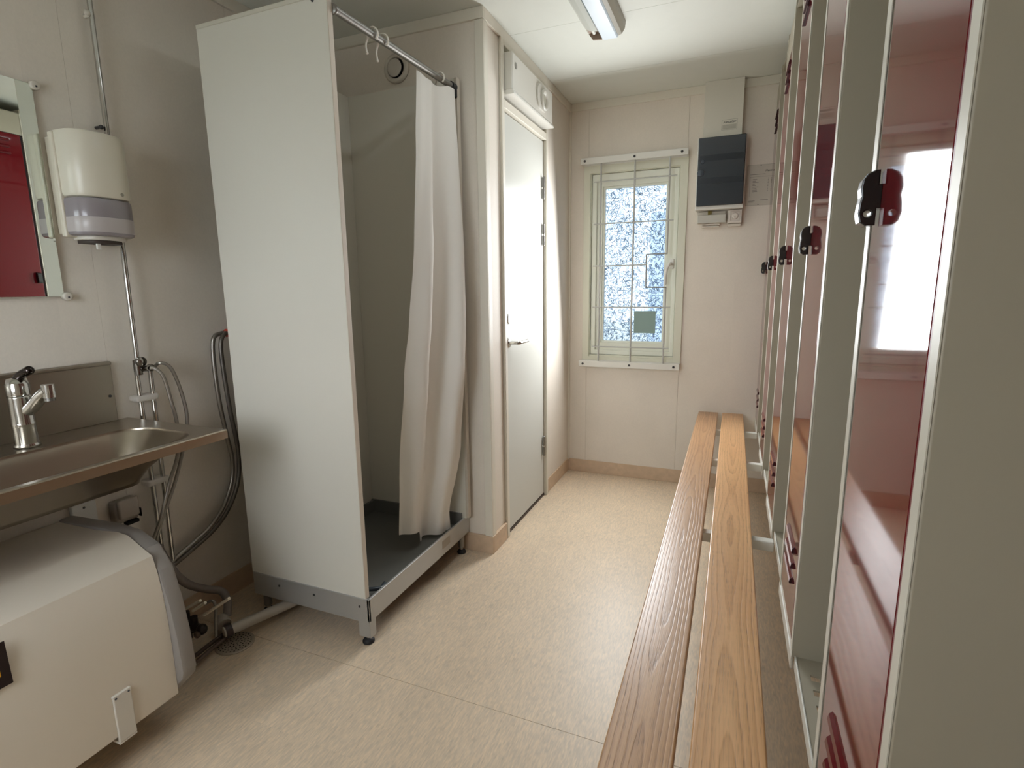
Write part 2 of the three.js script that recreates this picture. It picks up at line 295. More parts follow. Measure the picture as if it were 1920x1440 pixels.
// ───────────── lockers ─────────────
const LX = 0.163, LB = 0.45, LT = 2.35, LDEP = 0.655;
function makeLocker() {
  const z0 = -0.217, zm = z0 - 0.332, ze = z0 - 0.6645;
  const g = thing('locker', '', 'locker', [LX, LB, z0]);
  const back = LX + 0.5;
  part(g, 'side_panel', R(LX, back, LB, LT, zm, zm - 0.02, 0.003), greyPaint);
  part(g, 'side_panel', R(LX, back, LB, LT, ze + 0.022, ze + 0.0005, 0.003), greyPaint);
  part(g, 'lit_frame_strip', B(LX - 0.0012, LX + 0.0001, LB - 0.004, LT - 0.02, zm - 0.0006, zm - 0.0204), litFramePaint);  // thin facing whose pale colour carries the light on the locker front
  part(g, 'lit_frame_strip', B(LX - 0.0012, LX + 0.0001, LB - 0.004, LT - 0.02, ze + 0.0224, ze + 0.0012), litFramePaint);
  part(g, 'gap_shade_strip', B(LX + 0.006, LX + 0.02, LB + 0.03, 2.2, ze + 0.0223, ze + 0.0352), M(0x2b2326, 0.8), 'dark strip beside the door, painted shade of the gap');  // added strip; its dark colour stands in for shade inside the door gap
  for (const z of [zm - 0.01, ze + 0.024]) part(g, 'leg', R(LX + 0.36, LX + 0.39, 0, LB + 0.001, z - 0.015, z + 0.015, 0.002), greyPaint);
  part(g, 'back_panel', B(back - 0.008, back, LB, LT - 0.02, z0, ze + 0.001), greyPaint);
  part(g, 'top_panel', prism([[LX + 0.004, 2.318], [back - 0.01, 2.335], [back - 0.01, LT - 0.002], [LX + 0.004, 2.33]], 'z', z0 - 0.001, ze + 0.022), greyPaint);
  // floor of the open bay, with square vent holes
  const holes = []; for (let k = 0; k < 5; k++) holes.push([[LX + 0.030, z0 - 0.082 - k * 0.045], [LX + 0.047, z0 - 0.082 - k * 0.045], [LX + 0.047, z0 - 0.100 - k * 0.045], [LX + 0.030, z0 - 0.100 - k * 0.045]]);
  part(g, 'bay_floor', prism([[LX + 0.006, z0], [back - 0.01, z0], [back - 0.01, zm], [LX + 0.006, zm]], 'y', LB, LB + 0.004, 0, holes), greyPaint);
  part(g, 'bay_lip', R(LX + 0.005, LX + 0.009, LB - 0.022, LB + 0.006, z0 - 0.0005, zm, 0.0015), white);
  part(g, 'sill', [R(LX + 0.0005, LX + 0.012, LB - 0.005, LB + 0.024, zm - 0.018, ze + 0.02, 0.003), R(LX - 0.002, LX + 0.004, LB - 0.03, LB + 0.004, zm - 0.002, ze + 0.002, 0.002)], white);
  part(g, 'header', R(LX + 0.0005, LX + 0.014, 2.205, 2.325, zm - 0.018, ze + 0.02, 0.003), greyPaint);
  part(g, 'compartment_floor', B(LX + 0.02, back - 0.01, LB, LB + 0.004, zm - 0.02, ze + 0.022), greyPaint);
  const d0 = zm - 0.0248, d1 = ze + 0.036, df = LX - 0.0012;
  const d = part(g, 'door', R(df, df + 0.016, LB + 0.027, 2.202, d0, d1, 0.003), red, 'glossy red steel door');
  part(d, 'door_edge', B(df + 0.0002, df + 0.016, LB + 0.03, 2.2, zm - 0.0205, d0 + 0.0002), redEdge, 'dark red folded door edge');
  const zc = (d0 + d1) / 2 - 0.003;
  for (const y of [0.585, 0.622, 0.660, 2.09, 2.127, 2.164]) {
    const hood = prism([[df + 0.001, y - 0.008], [df - 0.0055, y - 0.008], [df - 0.0062, y - 0.005], [df - 0.0045, y + 0.003], [df + 0.001, y + 0.009]], 'z', zc + 0.070, zc - 0.072, 0.0012);
    part(d, 'louver', hood, redLouver);
    part(d, 'slot_and_shaded_end', [B(df - 0.005, df + 0.0005, y - 0.0086, y - 0.0079, zc + 0.068, zc - 0.068), prism([[df + 0.001, y - 0.008], [df - 0.0055, y - 0.008], [df - 0.0062, y - 0.005], [df - 0.0045, y + 0.003], [df + 0.001, y + 0.009]], 'z', zc + 0.070, zc + 0.0712)], M(0x2a060c, 0.6), 'dark opening');  // underside slot, plus the near end cap with its shade put into the colour
  }
  // hasp with a padlock eye
  const hy = 1.367, hz = d1 + 0.024, prof = [[df + 0.001, hy - 0.013], [df - 0.004, hy - 0.013], [df - 0.004, hy - 0.033], [df - 0.015, hy - 0.0335], [df - 0.021, hy - 0.029], [df - 0.0235, hy - 0.018], [df - 0.0225, hy - 0.006], [df - 0.021, hy + 0.002], [df - 0.0225, hy + 0.012], [df - 0.021, hy + 0.022], [df - 0.0165, hy + 0.029], [df - 0.009, hy + 0.0325], [df - 0.003, hy + 0.033], [df - 0.003, hy + 0.016], [df + 0.001, hy + 0.016]];
  part(d, 'hasp', prism(prof, 'z', hz + 0.012, hz - 0.012, 0.0015, [circlePath(df - 0.0135, hy - 0.019, 0.0042, 14)]), black, 'black hasp with a padlock hole');
  return g;
}
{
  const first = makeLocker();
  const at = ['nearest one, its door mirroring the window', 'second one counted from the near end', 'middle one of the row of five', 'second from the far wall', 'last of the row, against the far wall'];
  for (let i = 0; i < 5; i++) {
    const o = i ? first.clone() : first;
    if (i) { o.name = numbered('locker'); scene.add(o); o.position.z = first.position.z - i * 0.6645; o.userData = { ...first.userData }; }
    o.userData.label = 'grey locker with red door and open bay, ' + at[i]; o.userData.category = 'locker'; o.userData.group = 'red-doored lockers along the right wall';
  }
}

// ───────────── bench ─────────────
{
  const g = thing('bench', 'long bench of two varnished oak planks in front of the lockers', 'bench', [-0.035, 0, -1.8]);
  const plank = (x0, x1, z0, z1, mat, off) => {
    const geo = prep(R(x0, x1, 0.467, 0.495, z0, z1, 0.004, 2)); const p = geo.attributes.position, n = geo.attributes.normal, uv = geo.attributes.uv;
    for (let i = 0; i < p.count; i++) { const side = Math.abs(n.getY(i)) < 0.7; uv.setXY(i, (p.getX(i) - x0 + (side ? 0.495 - p.getY(i) : 0)) / 0.118, (p.getZ(i) - z0) / 4.0 + off); }
    return part(g, 'plank', geo, mat, undefined, true);
  };
  plank(-0.164, -0.0495, -3.475, -0.2, oakA, 0).userData.label = 'darker brown oak plank';
  plank(-0.026, 0.0935, -3.48, -0.2, oakB, 0.3).userData.label = 'honey-coloured oak plank';
  for (const z of [-3.15, -2.58, -1.775, -0.34]) part(g, 'bracket', R(-0.15, 0.1605, 0.435, 0.4668, z - 0.016, z + 0.016, 0.003), white);
}

// ───────────── ceiling lamp ─────────────
{
  const zA = -2.56, zB = -1.3, y0 = H;
  const g = thing('ceiling_lamp', 'long fluorescent ceiling lamp with a faceted diffuser, broken open at its end', 'ceiling lamp', [-0.58, H, (zA + zB) / 2]);
  part(g, 'housing', prism([[-0.665, H], [-0.665, H - 0.02], [-0.60, H - 0.03], [-0.505, H - 0.03], [-0.498, H]], 'z', zA + 0.002, zB), M(0xbcb9ab, 0.4));
  part(g, 'diffuser', prism([[-0.600, 2.368], [-0.600, 2.347], [-0.594, 2.340], [-0.535, 2.340], [-0.53, 2.345], [-0.526, 2.368]], 'z', zA, zB, 0.0015), M(0xb9c2c8, 0.35, 0, { emissive: new THREE.Color(0.8, 0.92, 1.0), emissiveIntensity: 0.16 }), 'flat pale blue-white diffuser');
  part(g, 'side_panel', prism([[-0.526, 2.368], [-0.5285, 2.346], [-0.513, 2.352], [-0.5, 2.372], [-0.498, 2.392], [-0.505, 2.392]], 'z', zA + 0.004, zB, 0.001), M(0xa9a597, 0.4));
  const dif = [[-0.601, 2.342], [-0.625, 2.346], [-0.648, 2.356], [-0.664, 2.374], [-0.668, 2.39], [-0.665, 2.392], [-0.66, 2.376], [-0.645, 2.36], [-0.623, 2.35], [-0.601, 2.346]];
  part(g, 'side_diffuser', prism(dif, 'z', zA + 0.09, zB, 0), P(0xe3e6df, 0.4, 0, { transmission: 0.35, thickness: 0 }));
  part(g, 'end_bracket', [prism([[-0.601, 2.342], [-0.64, 2.346], [-0.658, 2.37], [-0.66, 2.392], [-0.601, 2.392]], 'z', zA + 0.002, zA + 0.012, 0), B(-0.655, -0.604, 2.369, 2.39, zA + 0.01, zA + 0.09)], M(0x94806f, 0.5, 0.1), 'brownish lamp-holder bracket');
  part(g, 'tube', rod([-0.63, 2.366, zA + 0.028], [-0.63, 2.366, zB - 0.03], 0.008), M(0xf2f2ea, 0.25), 'thin white tube');
  part(g, 'end_cap', prism([[-0.665, H], [-0.665, 2.37], [-0.64, 2.345], [-0.6, 2.34], [-0.535, 2.34], [-0.505, 2.355], [-0.498, H]], 'z', zB, zB + 0.008, 0), white);
  const lamp = new THREE.RectAreaLight(new THREE.Color(0.88, 0.97, 1.0), 13, 0.06, 1.2); lamp.position.set(-0.566, 2.336, (zA + zB) / 2); lamp.rotation.x = -Math.PI / 2; scene.add(lamp);
}

// ───────────── electric equipment on the far wall ─────────────
const panelDark = P(0x232c36, 0.2, 0, { clearcoat: 0.8, clearcoatRoughness: 0.08 });
{
  const g = thing('fuse_box', 'wall fuse box with a smoked blue-black door', 'fuse box', [-0.105, 1.69, ZF]);
  part(g, 'casing', R(-0.238, 0.024, 1.702, 2.10, ZF + 0.001, -3.425, 0.006), white);
  part(g, 'door', R(-0.232, 0.018, 1.722, 2.096, -3.428, -3.41, 0.005), panelDark, 'smoked glossy door');
  for (const y of [1.985, 1.862]) part(g, 'fuse_row', R(-0.225, 0.01, y - 0.018, y + 0.014, -3.4105, -3.4092, 0.0005), M(0x161d25, 0.35));
  part(g, 'latch', [lathe([[0, 0], [0.02, 0], [0.018, 0.004], [0, 0.004]], [-0.214, 1.905, -3.41], [0, 0, 1], 20), lathe([[0, 0], [0.012, 0], [0.01, 0.003], [0, 0.003]], [-0.205, 1.967, -3.41], [0, 0, 1], 16)], M(0x38414a, 0.3));
}
{
  const g = thing('cable_duct', 'flat white cable duct running from the fuse box up to the ceiling', 'cable duct', [-0.11, 2.1, ZF]);
  part(g, 'cover', R(-0.212, -0.006, 2.1, H, ZF + 0.0005, -3.445, 0.003), M(0xd9d5c8, 0.4));
  const t = canvasTex(256, 176, (c, w, h) => { c.fillStyle = '#d8d5c8'; c.fillRect(0, 0, w, h); c.strokeStyle = '#8b8a82'; c.lineWidth = 4; c.strokeRect(3, 3, w - 6, h - 6); c.fillStyle = '#1c1c20'; c.font = 'italic bold 52px sans-serif'; c.textAlign = 'center'; c.fillText('Flexator', w / 2, 62); c.fillStyle = '#bcb9ac'; c.fillRect(14, 84, w - 28, h - 98); c.strokeStyle = '#9a978b'; c.lineWidth = 2; for (let k = 0; k < 3; k++) { c.beginPath(); c.moveTo(30, 104 + k * 22); c.lineTo(w - 40, 104 + k * 22); c.stroke(); } });
  const pl = new THREE.BoxGeometry(0.082, 0.056, 0.001); pl.translate(-0.075, 2.16, -3.4445);
  part(g, 'sticker', pl, M(0xffffff, 0.5, 0, { map: t }), 'maker label with bold italic name', true);
}
{
  const t = canvasTex(512, 640, (c, w, h) => {
    c.fillStyle = '#cdc6b8'; c.fillRect(0, 0, w, h); c.strokeStyle = '#a49d91'; c.lineWidth = 3; c.strokeRect(6, 6, w - 12, h - 12); c.fillStyle = '#3c3a38'; c.font = 'italic bold 40px sans-serif'; c.fillText('Flexator', 290, 118);
    c.fillStyle = '#77726a'; c.fillRect(56, 150, 240, 6); c.strokeStyle = '#8a847b'; c.lineWidth = 3; c.beginPath(); c.moveTo(60, 180); c.lineTo(60, 500); c.moveTo(60, 190); c.lineTo(430, 190); c.stroke();
    for (let k = 0; k < 9; k++) { const y = 225 + k * 24, a = 30 + 70 * H2(k, 3); c.fillStyle = '#8a847b'; c.fillRect(100, y, a, 8); c.fillRect(340, y - 10, 10, 8 + 8 * H2(k, 9)); c.fillRect(390, y - 10, 8, 8 + 8 * H2(k, 8)); }
    c.fillStyle = '#8a847b'; c.fillRect(50, 560, 100, 9); c.fillRect(50, 578, 80, 7); c.fillRect(230, 552, 130, 9);
  });
  const n = part(scene, 'notice_sheet', B(0.032, 0.2, 1.718, 1.942, ZF + 0.0005, ZF + 0.002), [0, 1, 2, 3, 4, 5].map((k) => k === 4 ? M(0xffffff, 0.6, 0, { map: t }) : M(0xcdc6b8, 0.6)), undefined, true);
  tag(n, 'pale printed notice sheet pinned beside the fuse box', 'notice');
  for (const [x, y] of [[0.104, 1.936], [0.1, 1.724]]) part(n, 'pin', ball(x, y, ZF + 0.003, 0.0028, 1, 1, 0.6), M(0x4d4842, 0.5));
}
{
  const g = thing('junction_box', 'grey plastic junction box with yellow wires, left below the fuse box', 'junction box', [-0.146, 1.625, ZF]);
  part(g, 'base', R(-0.228, -0.07, 1.632, 1.697, ZF + 0.0005, -3.48, 0.003), whitePl);
  part(g, 'cover', R(-0.222, -0.066, 1.63, 1.677, -3.482, -3.45, 0.004), M(0xbfbcb2, 0.4));
  for (const x of [-0.165, -0.158, -0.151]) part(g, 'wire', tube([[x, 1.705, -3.478], [x + 0.001, 1.69, -3.468], [x, 1.674, -3.472]], 0.0028, 12, 8), M(0x8a7a20, 0.5), 'yellow-green wire');
  part(g, 'cover_clip', [R(-0.197, -0.098, 1.619, 1.629, ZF + 0.0005, -3.47, 0.002), R(-0.197, -0.102, 1.608, 1.616, ZF + 0.0005, -3.476, 0.002)], whitePl);
}
{
  const g = thing('timer_switch', 'square white rotary switch right below the fuse box', 'switch', [-0.018, 1.61, ZF]);
  part(g, 'plate', R(-0.058, 0.02, 1.624, 1.7, ZF + 0.0005, -3.462, 0.006), M(0xd9d1c8, 0.35));
  part(g, 'frame', prism(rectPath(-0.045, 0.008, 1.636, 1.69), 'z', -3.4622, -3.459, 0.001, [rectPath(-0.041, 0.004, 1.64, 1.686)]), M(0xcbc3ba, 0.4));
  const k = part(g, 'knob', lathe([[0, 0], [0.0185, 0], [0.017, 0.006], [0.012, 0.007], [0, 0.006]], [-0.018, 1.664, -3.462], [0, 0, 1], 24), M(0xd9d1c8, 0.35));
  part(k, 'pointer', R(-0.021, -0.016, 1.652, 1.664, -3.456, -3.4535, 0.001), M(0xb0a89e, 0.4));
  part(g, 'lower_strip', R(-0.056, 0.016, 1.607, 1.622, ZF + 0.0005, -3.475, 0.003), whitePl);
}

// ───────────── heater fan above the door ─────────────
{
  const x0 = XB - 0.012, xf = -0.968;
  const g = thing('wall_fan', 'white fan unit with a round dial above the toilet door', 'fan unit', [x0, 2.12, -2.64]);
  part(g, 'casing', R(x0, xf, 2.145, 2.305, -2.404, -2.985, 0.008), M(0xd8d5cb, 0.35));
  part(g, 'lower_tray', prism([[x0, 2.128], [xf + 0.004, 2.128], [xf + 0.006, 2.134], [xf, 2.147], [x0, 2.147]], 'z', -2.406, -2.99, 0.001), M(0xe0ded6, 0.3));
  part(g, 'emblem', lathe([[0, 0], [0.014, 0], [0.013, 0.002], [0, 0.0025]], [xf, 2.255, -2.445], [1, 0, 0], 20), M(0x8d8a80, 0.4));
  const dz = -2.80, dy = 2.222;
  const dial = part(g, 'dial', [prism(roundRect(-2.885, -2.72, 2.165, 2.285, 0.055, 8), 'x', xf - 0.002, xf + 0.008, 0.002), lathe([[0.028, 0], [0.05, 0], [0.05, 0.012], [0.042, 0.016], [0.034, 0.012], [0.028, 0.004]], [xf + 0.004, dy - 0.004, dz - 0.015], [1, 0, 0], 28)], M(0xd3d0c6, 0.3));
  part(dial, 'dial_centre', lathe([[0, 0], [0.03, 0], [0.028, 0.005], [0, 0.007]], [xf + 0.005, dy - 0.004, dz - 0.015], [1, 0, 0], 24), M(0xb9b6a6, 0.4));
}

// ───────────── shower ─────────────
{
  const x0 = -1.692, x1 = -1.137, zf = -1.41, zr = -2.17, yb = 0.095, yt = 2.13;
  const g = thing('shower_cabin', 'free-standing white shower cabin on short legs with a grey tray', 'shower cabin', [-1.41, 0, -1.79]);
  const near = part(g, 'side_panel', B(x0, -1.154, 0.18, yt, zf, zf - 0.02), lam, 'white laminate side panel');
  part(near, 'edge_band', R(-1.154, -1.1515, 0.18, yt, zf - 0.0002, zf - 0.0202, 0.001), lamEdge);
  part(near, 'top_cap', R(x0, -1.152, yt - 0.012, yt + 0.001, zf + 0.003, zf - 0.022, 0.002), M(0xcfcabb, 0.45));
  part(near, 'screw', lathe([[0, 0], [0.005, 0], [0.004, 0.003], [0, 0.003]], [-1.205, yt - 0.018, zf], [0, 0, 1], 12), screwMat);
  part(g, 'rear_panel', B(x0, -1.128, 0.18, yt, zr + 0.02, zr), lam);
  part(g, 'edge_profile', R(-1.128, -1.114, 0.185, yt + 0.002, zr + 0.024, zr - 0.002, 0.002), M(0xc7bdae, 0.45));
  part(g, 'wall_panel', B(x0, x0 + 0.02, 0.18, yt, zf - 0.021, zr + 0.021), lam);
  part(g, 'tray', [B(x0 + 0.02, -1.142, 0.13, 0.142, zf - 0.02, zr + 0.02), B(x0 + 0.022, x0 + 0.034, 0.14, 0.2, zf - 0.02, zr + 0.02), B(x0 + 0.02, -1.15, 0.14, 0.205, zr + 0.02, zr + 0.03)], trayMat, 'dark grey tray');
  part(g, 'drain', lathe([[0, 0], [0.045, 0], [0.042, 0.004], [0, 0.005]], [-1.28, 0.142, -1.52], [0, 1, 0], 24), chrome);
  part(g, 'hose_end', tube([[-1.24, 0.152, -1.50], [-1.2, 0.165, -1.49], [-1.17, 0.16, -1.52], [-1.18, 0.155, -1.56]], 0.008, 20), M(0x3c444c, 0.25), 'dark hose end in the tray');
  const rl = part(g, 'rail', [R(x0 + 0.004, -1.137, yb - 0.005, 0.182, zf + 0.004, zf - 0.006, 0.002)], alu, 'grey metal side rail');
  for (const x of [-1.555, -1.385, -1.178]) part(rl, 'rivet', lathe([[0, 0], [0.005, 0], [0.004, 0.003], [0, 0.003]], [x, 0.15, zf + 0.003], [0, 0, 1], 12), screwMat);
  const fr = part(g, 'rail', R(-1.147, -1.137, yb, 0.182, zf + 0.004, zr - 0.025, 0.002), alu, 'grey metal front rail');
  part(fr, 'wear_mark', B(-1.1372, -1.1365, 0.125, 0.162, -1.93, -2.0), M(0xa69c8e, 0.5));
  part(g, 'rail', R(x0 + 0.004, -1.14, yb, 0.182, zr - 0.004, zr - 0.012, 0.002), alu);
  part(g, 'rail', R(x0, x0 + 0.01, yb, 0.182, zf, zr, 0.002), alu);
  const legs = [[-1.165, -1.428, 1], [-1.16, -2.15, 0], [-1.66, -1.44, 0], [-1.66, -2.14, 0]];
  for (const [x, z, front] of legs) {
    const l = part(g, 'leg', front ? [R(x - 0.025, x + 0.026, 0.03, 0.17, z + 0.019, z + 0.012, 0.002), R(x + 0.021, x + 0.0265, 0.03, 0.17, z - 0.014, z + 0.019, 0.002)] : rod([x, 0.03, z], [x, 0.11, z], 0.015), front ? alu : galv);
    part(l, 'adjusting_screw', rod([x, 0.012, z], [x, 0.06, z], 0.009), chrome);
    part(l, 'rubber_foot', lathe([[0, 0], [0.021, 0], [0.022, 0.006], [0.017, 0.014], [0.012, 0.017], [0, 0.017]], [x, 0, z], [0, 1, 0], 20), darkRubber);
  }
}
{
  const g = thing('curtain_rod', 'grey metal shower curtain rod along the open side of the cabin', 'curtain rod', [-1.13, 2.09, -1.78]);
  part(g, 'rod', rod([-1.151, 2.09, -1.4315], [-1.128, 2.092, -2.12], 0.0125, 18), galv);
  part(g, 'rod_holder', [rod([-1.128, 2.092, -2.115], [-1.128, 2.092, -2.147], 0.017), R(-1.14, -1.112, 2.05, 2.1, -2.134, -2.147, 0.004)], darkRubber, 'black rod holder');
  part(g, 'rod_holder', lathe([[0, 0], [0.015, 0], [0.015, 0.01], [0.013, 0.012], [0, 0.012]], [-1.152, 2.09, -1.4305], [0, 0, -1], 20), galv);
}
{
  const hook = (x, y, z, tail, label, tilt) => {
    const pts = []; for (let k = 0; k <= 11; k++) { const a = (-150 + k * 25) * Math.PI / 180; pts.push([x + 0.019 * Math.sin(-a), y + 0.003 + 0.019 * Math.cos(a), z + tilt * k * 0.001]); }
    pts.push([pts[11][0] - 0.008, y - tail * 0.55, z + tilt * 0.012], [pts[11][0] - 0.004, y - tail, z + tilt * 0.013]);
    const m = part(scene, 'curtain_ring', [tube(pts, 0.0032, 48, 8), ball(...pts[pts.length - 1], 0.0045)], M(0xe6e0d4, 0.35)); tag(m, label, 'curtain ring', 'curtain rings on the shower rod');
  };
  hook(-1.145, 2.09, -1.622, 0.055, 'empty white curtain ring, nearer the side panel of the two hanging together', 1);
  hook(-1.143, 2.09, -1.676, 0.06, 'empty white curtain ring, nearer the curtain of the two hanging together', 1);
  hook(-1.131, 2.091, -2.035, 0.05, 'white plastic curtain ring holding the top of the white shower curtain', 0.3);
}
{
  // rows: height, left edge (x,z), right edge (x,z), fold depth
  const rows = [[2.072, -1.145, -1.885, -1.118, -2.13, 0.014], [1.81, -1.15, -1.865, -1.108, -2.135, 0.022], [1.42, -1.16, -1.83, -1.098, -2.14, 0.03], [1.13, -1.175, -1.80, -1.09, -2.135, 0.034], [0.93, -1.20, -1.79, -1.092, -2.125, 0.036], [0.56, -1.24, -1.80, -1.125, -2.10, 0.03], [0.24, -1.262, -1.80, -1.178, -2.06, 0.022]];
  const at = (y) => { let k = 0; while (k < rows.length - 2 && y < rows[k + 1][0]) k++; const a = rows[k], b = rows[k + 1], t = Math.min(1, Math.max(0, (a[0] - y) / (a[0] - b[0]))), s = t * t * (3 - 2 * t) * 0.4 + t * 0.6; return a.map((q, i) => q + (b[i] - q) * s); };
  const f = (u, v) => {
    const e = Math.min(1, Math.max(0, (u - 0.24) / 0.12)), y = 2.078 - v * (2.078 - 0.225 + 0.062 * e * e * (3 - 2 * e)), [, xl, zl, xr, zr, am] = at(y);
    const w = u + 0.035 * Math.sin(v * 5.1 + u * 3) * Math.sin(Math.PI * u) * v;
    const ph = 2 * Math.PI * (1.55 * w) - 0.5 + 0.6 * Math.sin(v * 3.2);
    const fold = am * (Math.sin(ph) + 0.28 * Math.sin(2.3 * ph + 4 * v + 1)) * (0.35 + 0.65 * Math.min(1, v * 3));
    const wr = 0.012 * v * (fbm(u * 5 + 3, v * 9, 77, 3) - 0.45) + 0.006 * Math.sin(17 * u + 21 * v) * Math.max(0, v - 0.35) * (noise(u * 4, v * 6, 79));
    let top = 0; if (v < 0.001) top = -0.022 * Math.sin(Math.PI * Math.min(1, u * 1.25)) ;
    return [xl + (xr - xl) * u + fold + wr, y + top, zl + (zr - zl) * u + 0.4 * fold * Math.cos(ph)];
  };
  const front = grid(f, 90, 120);
  const curt = P(0xf6f2ea, 0.75, 0, { transmission: 0.12, thickness: 0, side: THREE.DoubleSide });
  const m = part(scene, 'shower_curtain', front, curt); tag(m, 'white fabric shower curtain drawn back to the rear of the cabin', 'shower curtain');
}
{
  const g = thing('air_vent', 'round white air vent valve high on the wall behind the shower', 'air vent', [-1.437, 2.23, ZB]);
  part(g, 'ring', lathe([[0.04, 0], [0.062, 0], [0.063, 0.008], [0.056, 0.016], [0.046, 0.017], [0.042, 0.012], [0.04, 0]], [-1.437, 2.23, ZB], [0, 0, 1], 40), M(0xcfc8bb, 0.35));
  part(g, 'throat', lathe([[0, 0], [0.042, 0], [0.042, 0.003], [0, 0.003]], [-1.437, 2.23, ZB + 0.001], [0, 0, 1], 32), hole);
  part(g, 'disc', lathe([[0, 0.004], [0.036, 0.004], [0.0375, 0.008], [0.035, 0.013], [0, 0.015]], [-1.44, 2.23, ZB + 0.008], [-0.08, 0, 1], 36), M(0xcfc9bf, 0.35));
}

// ───────────── wash basin on the left wall ─────────────
{
  const g = thing('wash_trough', 'stainless steel wash trough with a splash back on the left wall', 'sink', [-1.66, 0.845, -0.6]);
  const xw = -1.897, xf = -1.433, ze = -1.152, zn = 0.05, yr = 0.845;
  // deck with a rounded-corner opening
  const op = roundRect(-1.745, -1.452, -1.085, zn - 0.04, 0.085, 8);
  part(g, 'rim', prism([[xw, ze], [xf, ze], [xf, zn], [xw, zn]], 'y', yr - 0.003, yr, 0.0008, [op]), steel);
  part(g, 'front_lip', prism([[xf, yr], [xf + 0.004, yr - 0.003], [xf + 0.004, yr - 0.028], [xf - 0.012, yr - 0.030], [xf - 0.012, yr - 0.027], [xf, yr - 0.025]], 'z', ze, zn), M(0xbdb2a4, 0.28, 1.0));
  part(g, 'end_lip', B(xw, xf, yr - 0.022, yr - 0.001, ze, ze + 0.003), steel);
  // bowl: rings from the opening down to the bottom
  const bot = roundRect(-1.70, -1.60, -1.0, zn - 0.12, 0.045, 8);
  const lv = [[0, 0], [0.01, 0.008], [0.22, 0.025], [0.75, 0.09], [0.97, 0.128], [1.0, 0.14]], n = op.length;
  const pos = [], ix = [];
  lv.forEach(([t, dy]) => { for (let i = 0; i < n; i++) pos.push(op[i][0] + (bot[i][0] - op[i][0]) * t, yr - dy, op[i][1] + (bot[i][1] - op[i][1]) * t); });
  for (let k = 0; k < lv.length - 1; k++) for (let i = 0; i < n; i++) { const a = k * n + i, b = k * n + (i + 1) % n; ix.push(a, b, a + n, b, b + n, a + n); }
  const c = pos.length / 3; pos.push(-1.65, yr - 0.146, -0.53); for (let i = 0; i < n; i++) ix.push((lv.length - 1) * n + i, (lv.length - 1) * n + (i + 1) % n, c);
  const bg = new THREE.BufferGeometry(); bg.setAttribute('position', new THREE.Float32BufferAttribute(pos, 3)); bg.setIndex(ix); bg.computeVertexNormals();
  const bowl = new THREE.MeshStandardMaterial({ color: 0xb0a696, roughness: 0.3, metalness: 1, side: THREE.DoubleSide });
  part(g, 'bowl', bg, bowl);
  part(g, 'splash_back', [R(-1.896, -1.886, yr, 1.038, -1.115, zn, 0.002), R(-1.896, -1.878, 1.032, 1.045, -1.115, zn, 0.005)], M(0x9d968a, 0.36, 1.0));
  part(g, 'screw', lathe([[0, 0], [0.005, 0], [0.004, 0.003], [0, 0.003]], [-1.886, 0.93, -1.1], [1, 0, 0], 12), screwMat);
  part(g, 'waste_outlet', [lathe([[0, 0], [0.04, 0], [0.04, -0.02], [0.022, -0.04], [0.022, -0.1], [0, -0.1]].reverse(), [-1.65, yr - 0.142, -0.42], [0, 1, 0], 20)], whitePl);
}
{
  const x = -1.8, z = -0.82, y = 0.845;
  const g = thing('faucet', 'chrome single-lever mixer tap standing on the steel trough', 'tap', [x, y, z]);
  part(g, 'body', lathe([[0, 0], [0.030, 0], [0.030, 0.007], [0.0265, 0.012], [0.0265, 0.06], [0.0275, 0.063], [0.0275, 0.069], [0.0265, 0.072], [0.0255, 0.14], [0.0265, 0.146], [0, 0.148]], [x, y, z], [0, 1, 0], 28), chrome);
  part(g, 'spout', [tube([[x, y + 0.095, z], [x + 0.03, y + 0.112, z - 0.01], [x + 0.06, y + 0.142, z - 0.02], [x + 0.082, y + 0.158, z - 0.028]], 0.017, 28, 14), rod([x + 0.084, y + 0.176, z - 0.028], [x + 0.084, y + 0.14, z - 0.028], 0.0155)], chrome);
  part(g, 'aerator', rod([x + 0.084, y + 0.142, z - 0.028], [x + 0.084, y + 0.131, z - 0.028], 0.0125), galv);
  part(g, 'cartridge_cap', lathe([[0.0255, 0], [0.027, 0.004], [0.027, 0.03], [0.021, 0.046], [0, 0.05]], [x, y + 0.146, z], [0, 1, 0], 24), chrome);
  part(g, 'lever', [tube([[x, y + 0.185, z], [x + 0.012, y + 0.2, z - 0.004], [x + 0.04, y + 0.214, z - 0.012]], 0.012, 20, 10), ball(x + 0.041, y + 0.2145, z - 0.0125, 0.0125)], M(0x4a4442, 0.15, 1), 'dark reflecting lever');
}
// mirror
{
  const g = thing('mirror', 'frameless wall mirror with round clips, reflecting a red locker door', 'mirror', [-1.897, 1.255, -0.6]);
  const mg = R(-0.008, 0, 1.255, 1.855, -0.865, 0, 0.0015, 1); mg.rotateY(0.0305); mg.translate(-1.862, 0, -0.15);   // its near end stands a little off the wall
  part(g, 'glass', mg, M(0xe9efe9, 0.012, 1));
  for (const [y, z, x] of [[1.852, -1.02, -1.886], [1.256, -1.021, -1.886], [1.852, -0.145, -1.86], [1.256, -0.145, -1.86]]) { const c = part(g, 'clip', lathe([[0, -1.899 - x], [0.0125, -1.899 - x], [0.0125, 0.004], [0.010, 0.007], [0, 0.007]], [x, y, z], [1, 0, 0], 20), whitePl); part(c, 'clip_screw', lathe([[0, 0], [0.003, 0], [0, 0.001]], [x + 0.0072, y - 0.003, z], [1, 0, 0], 8), screwMat); }
}
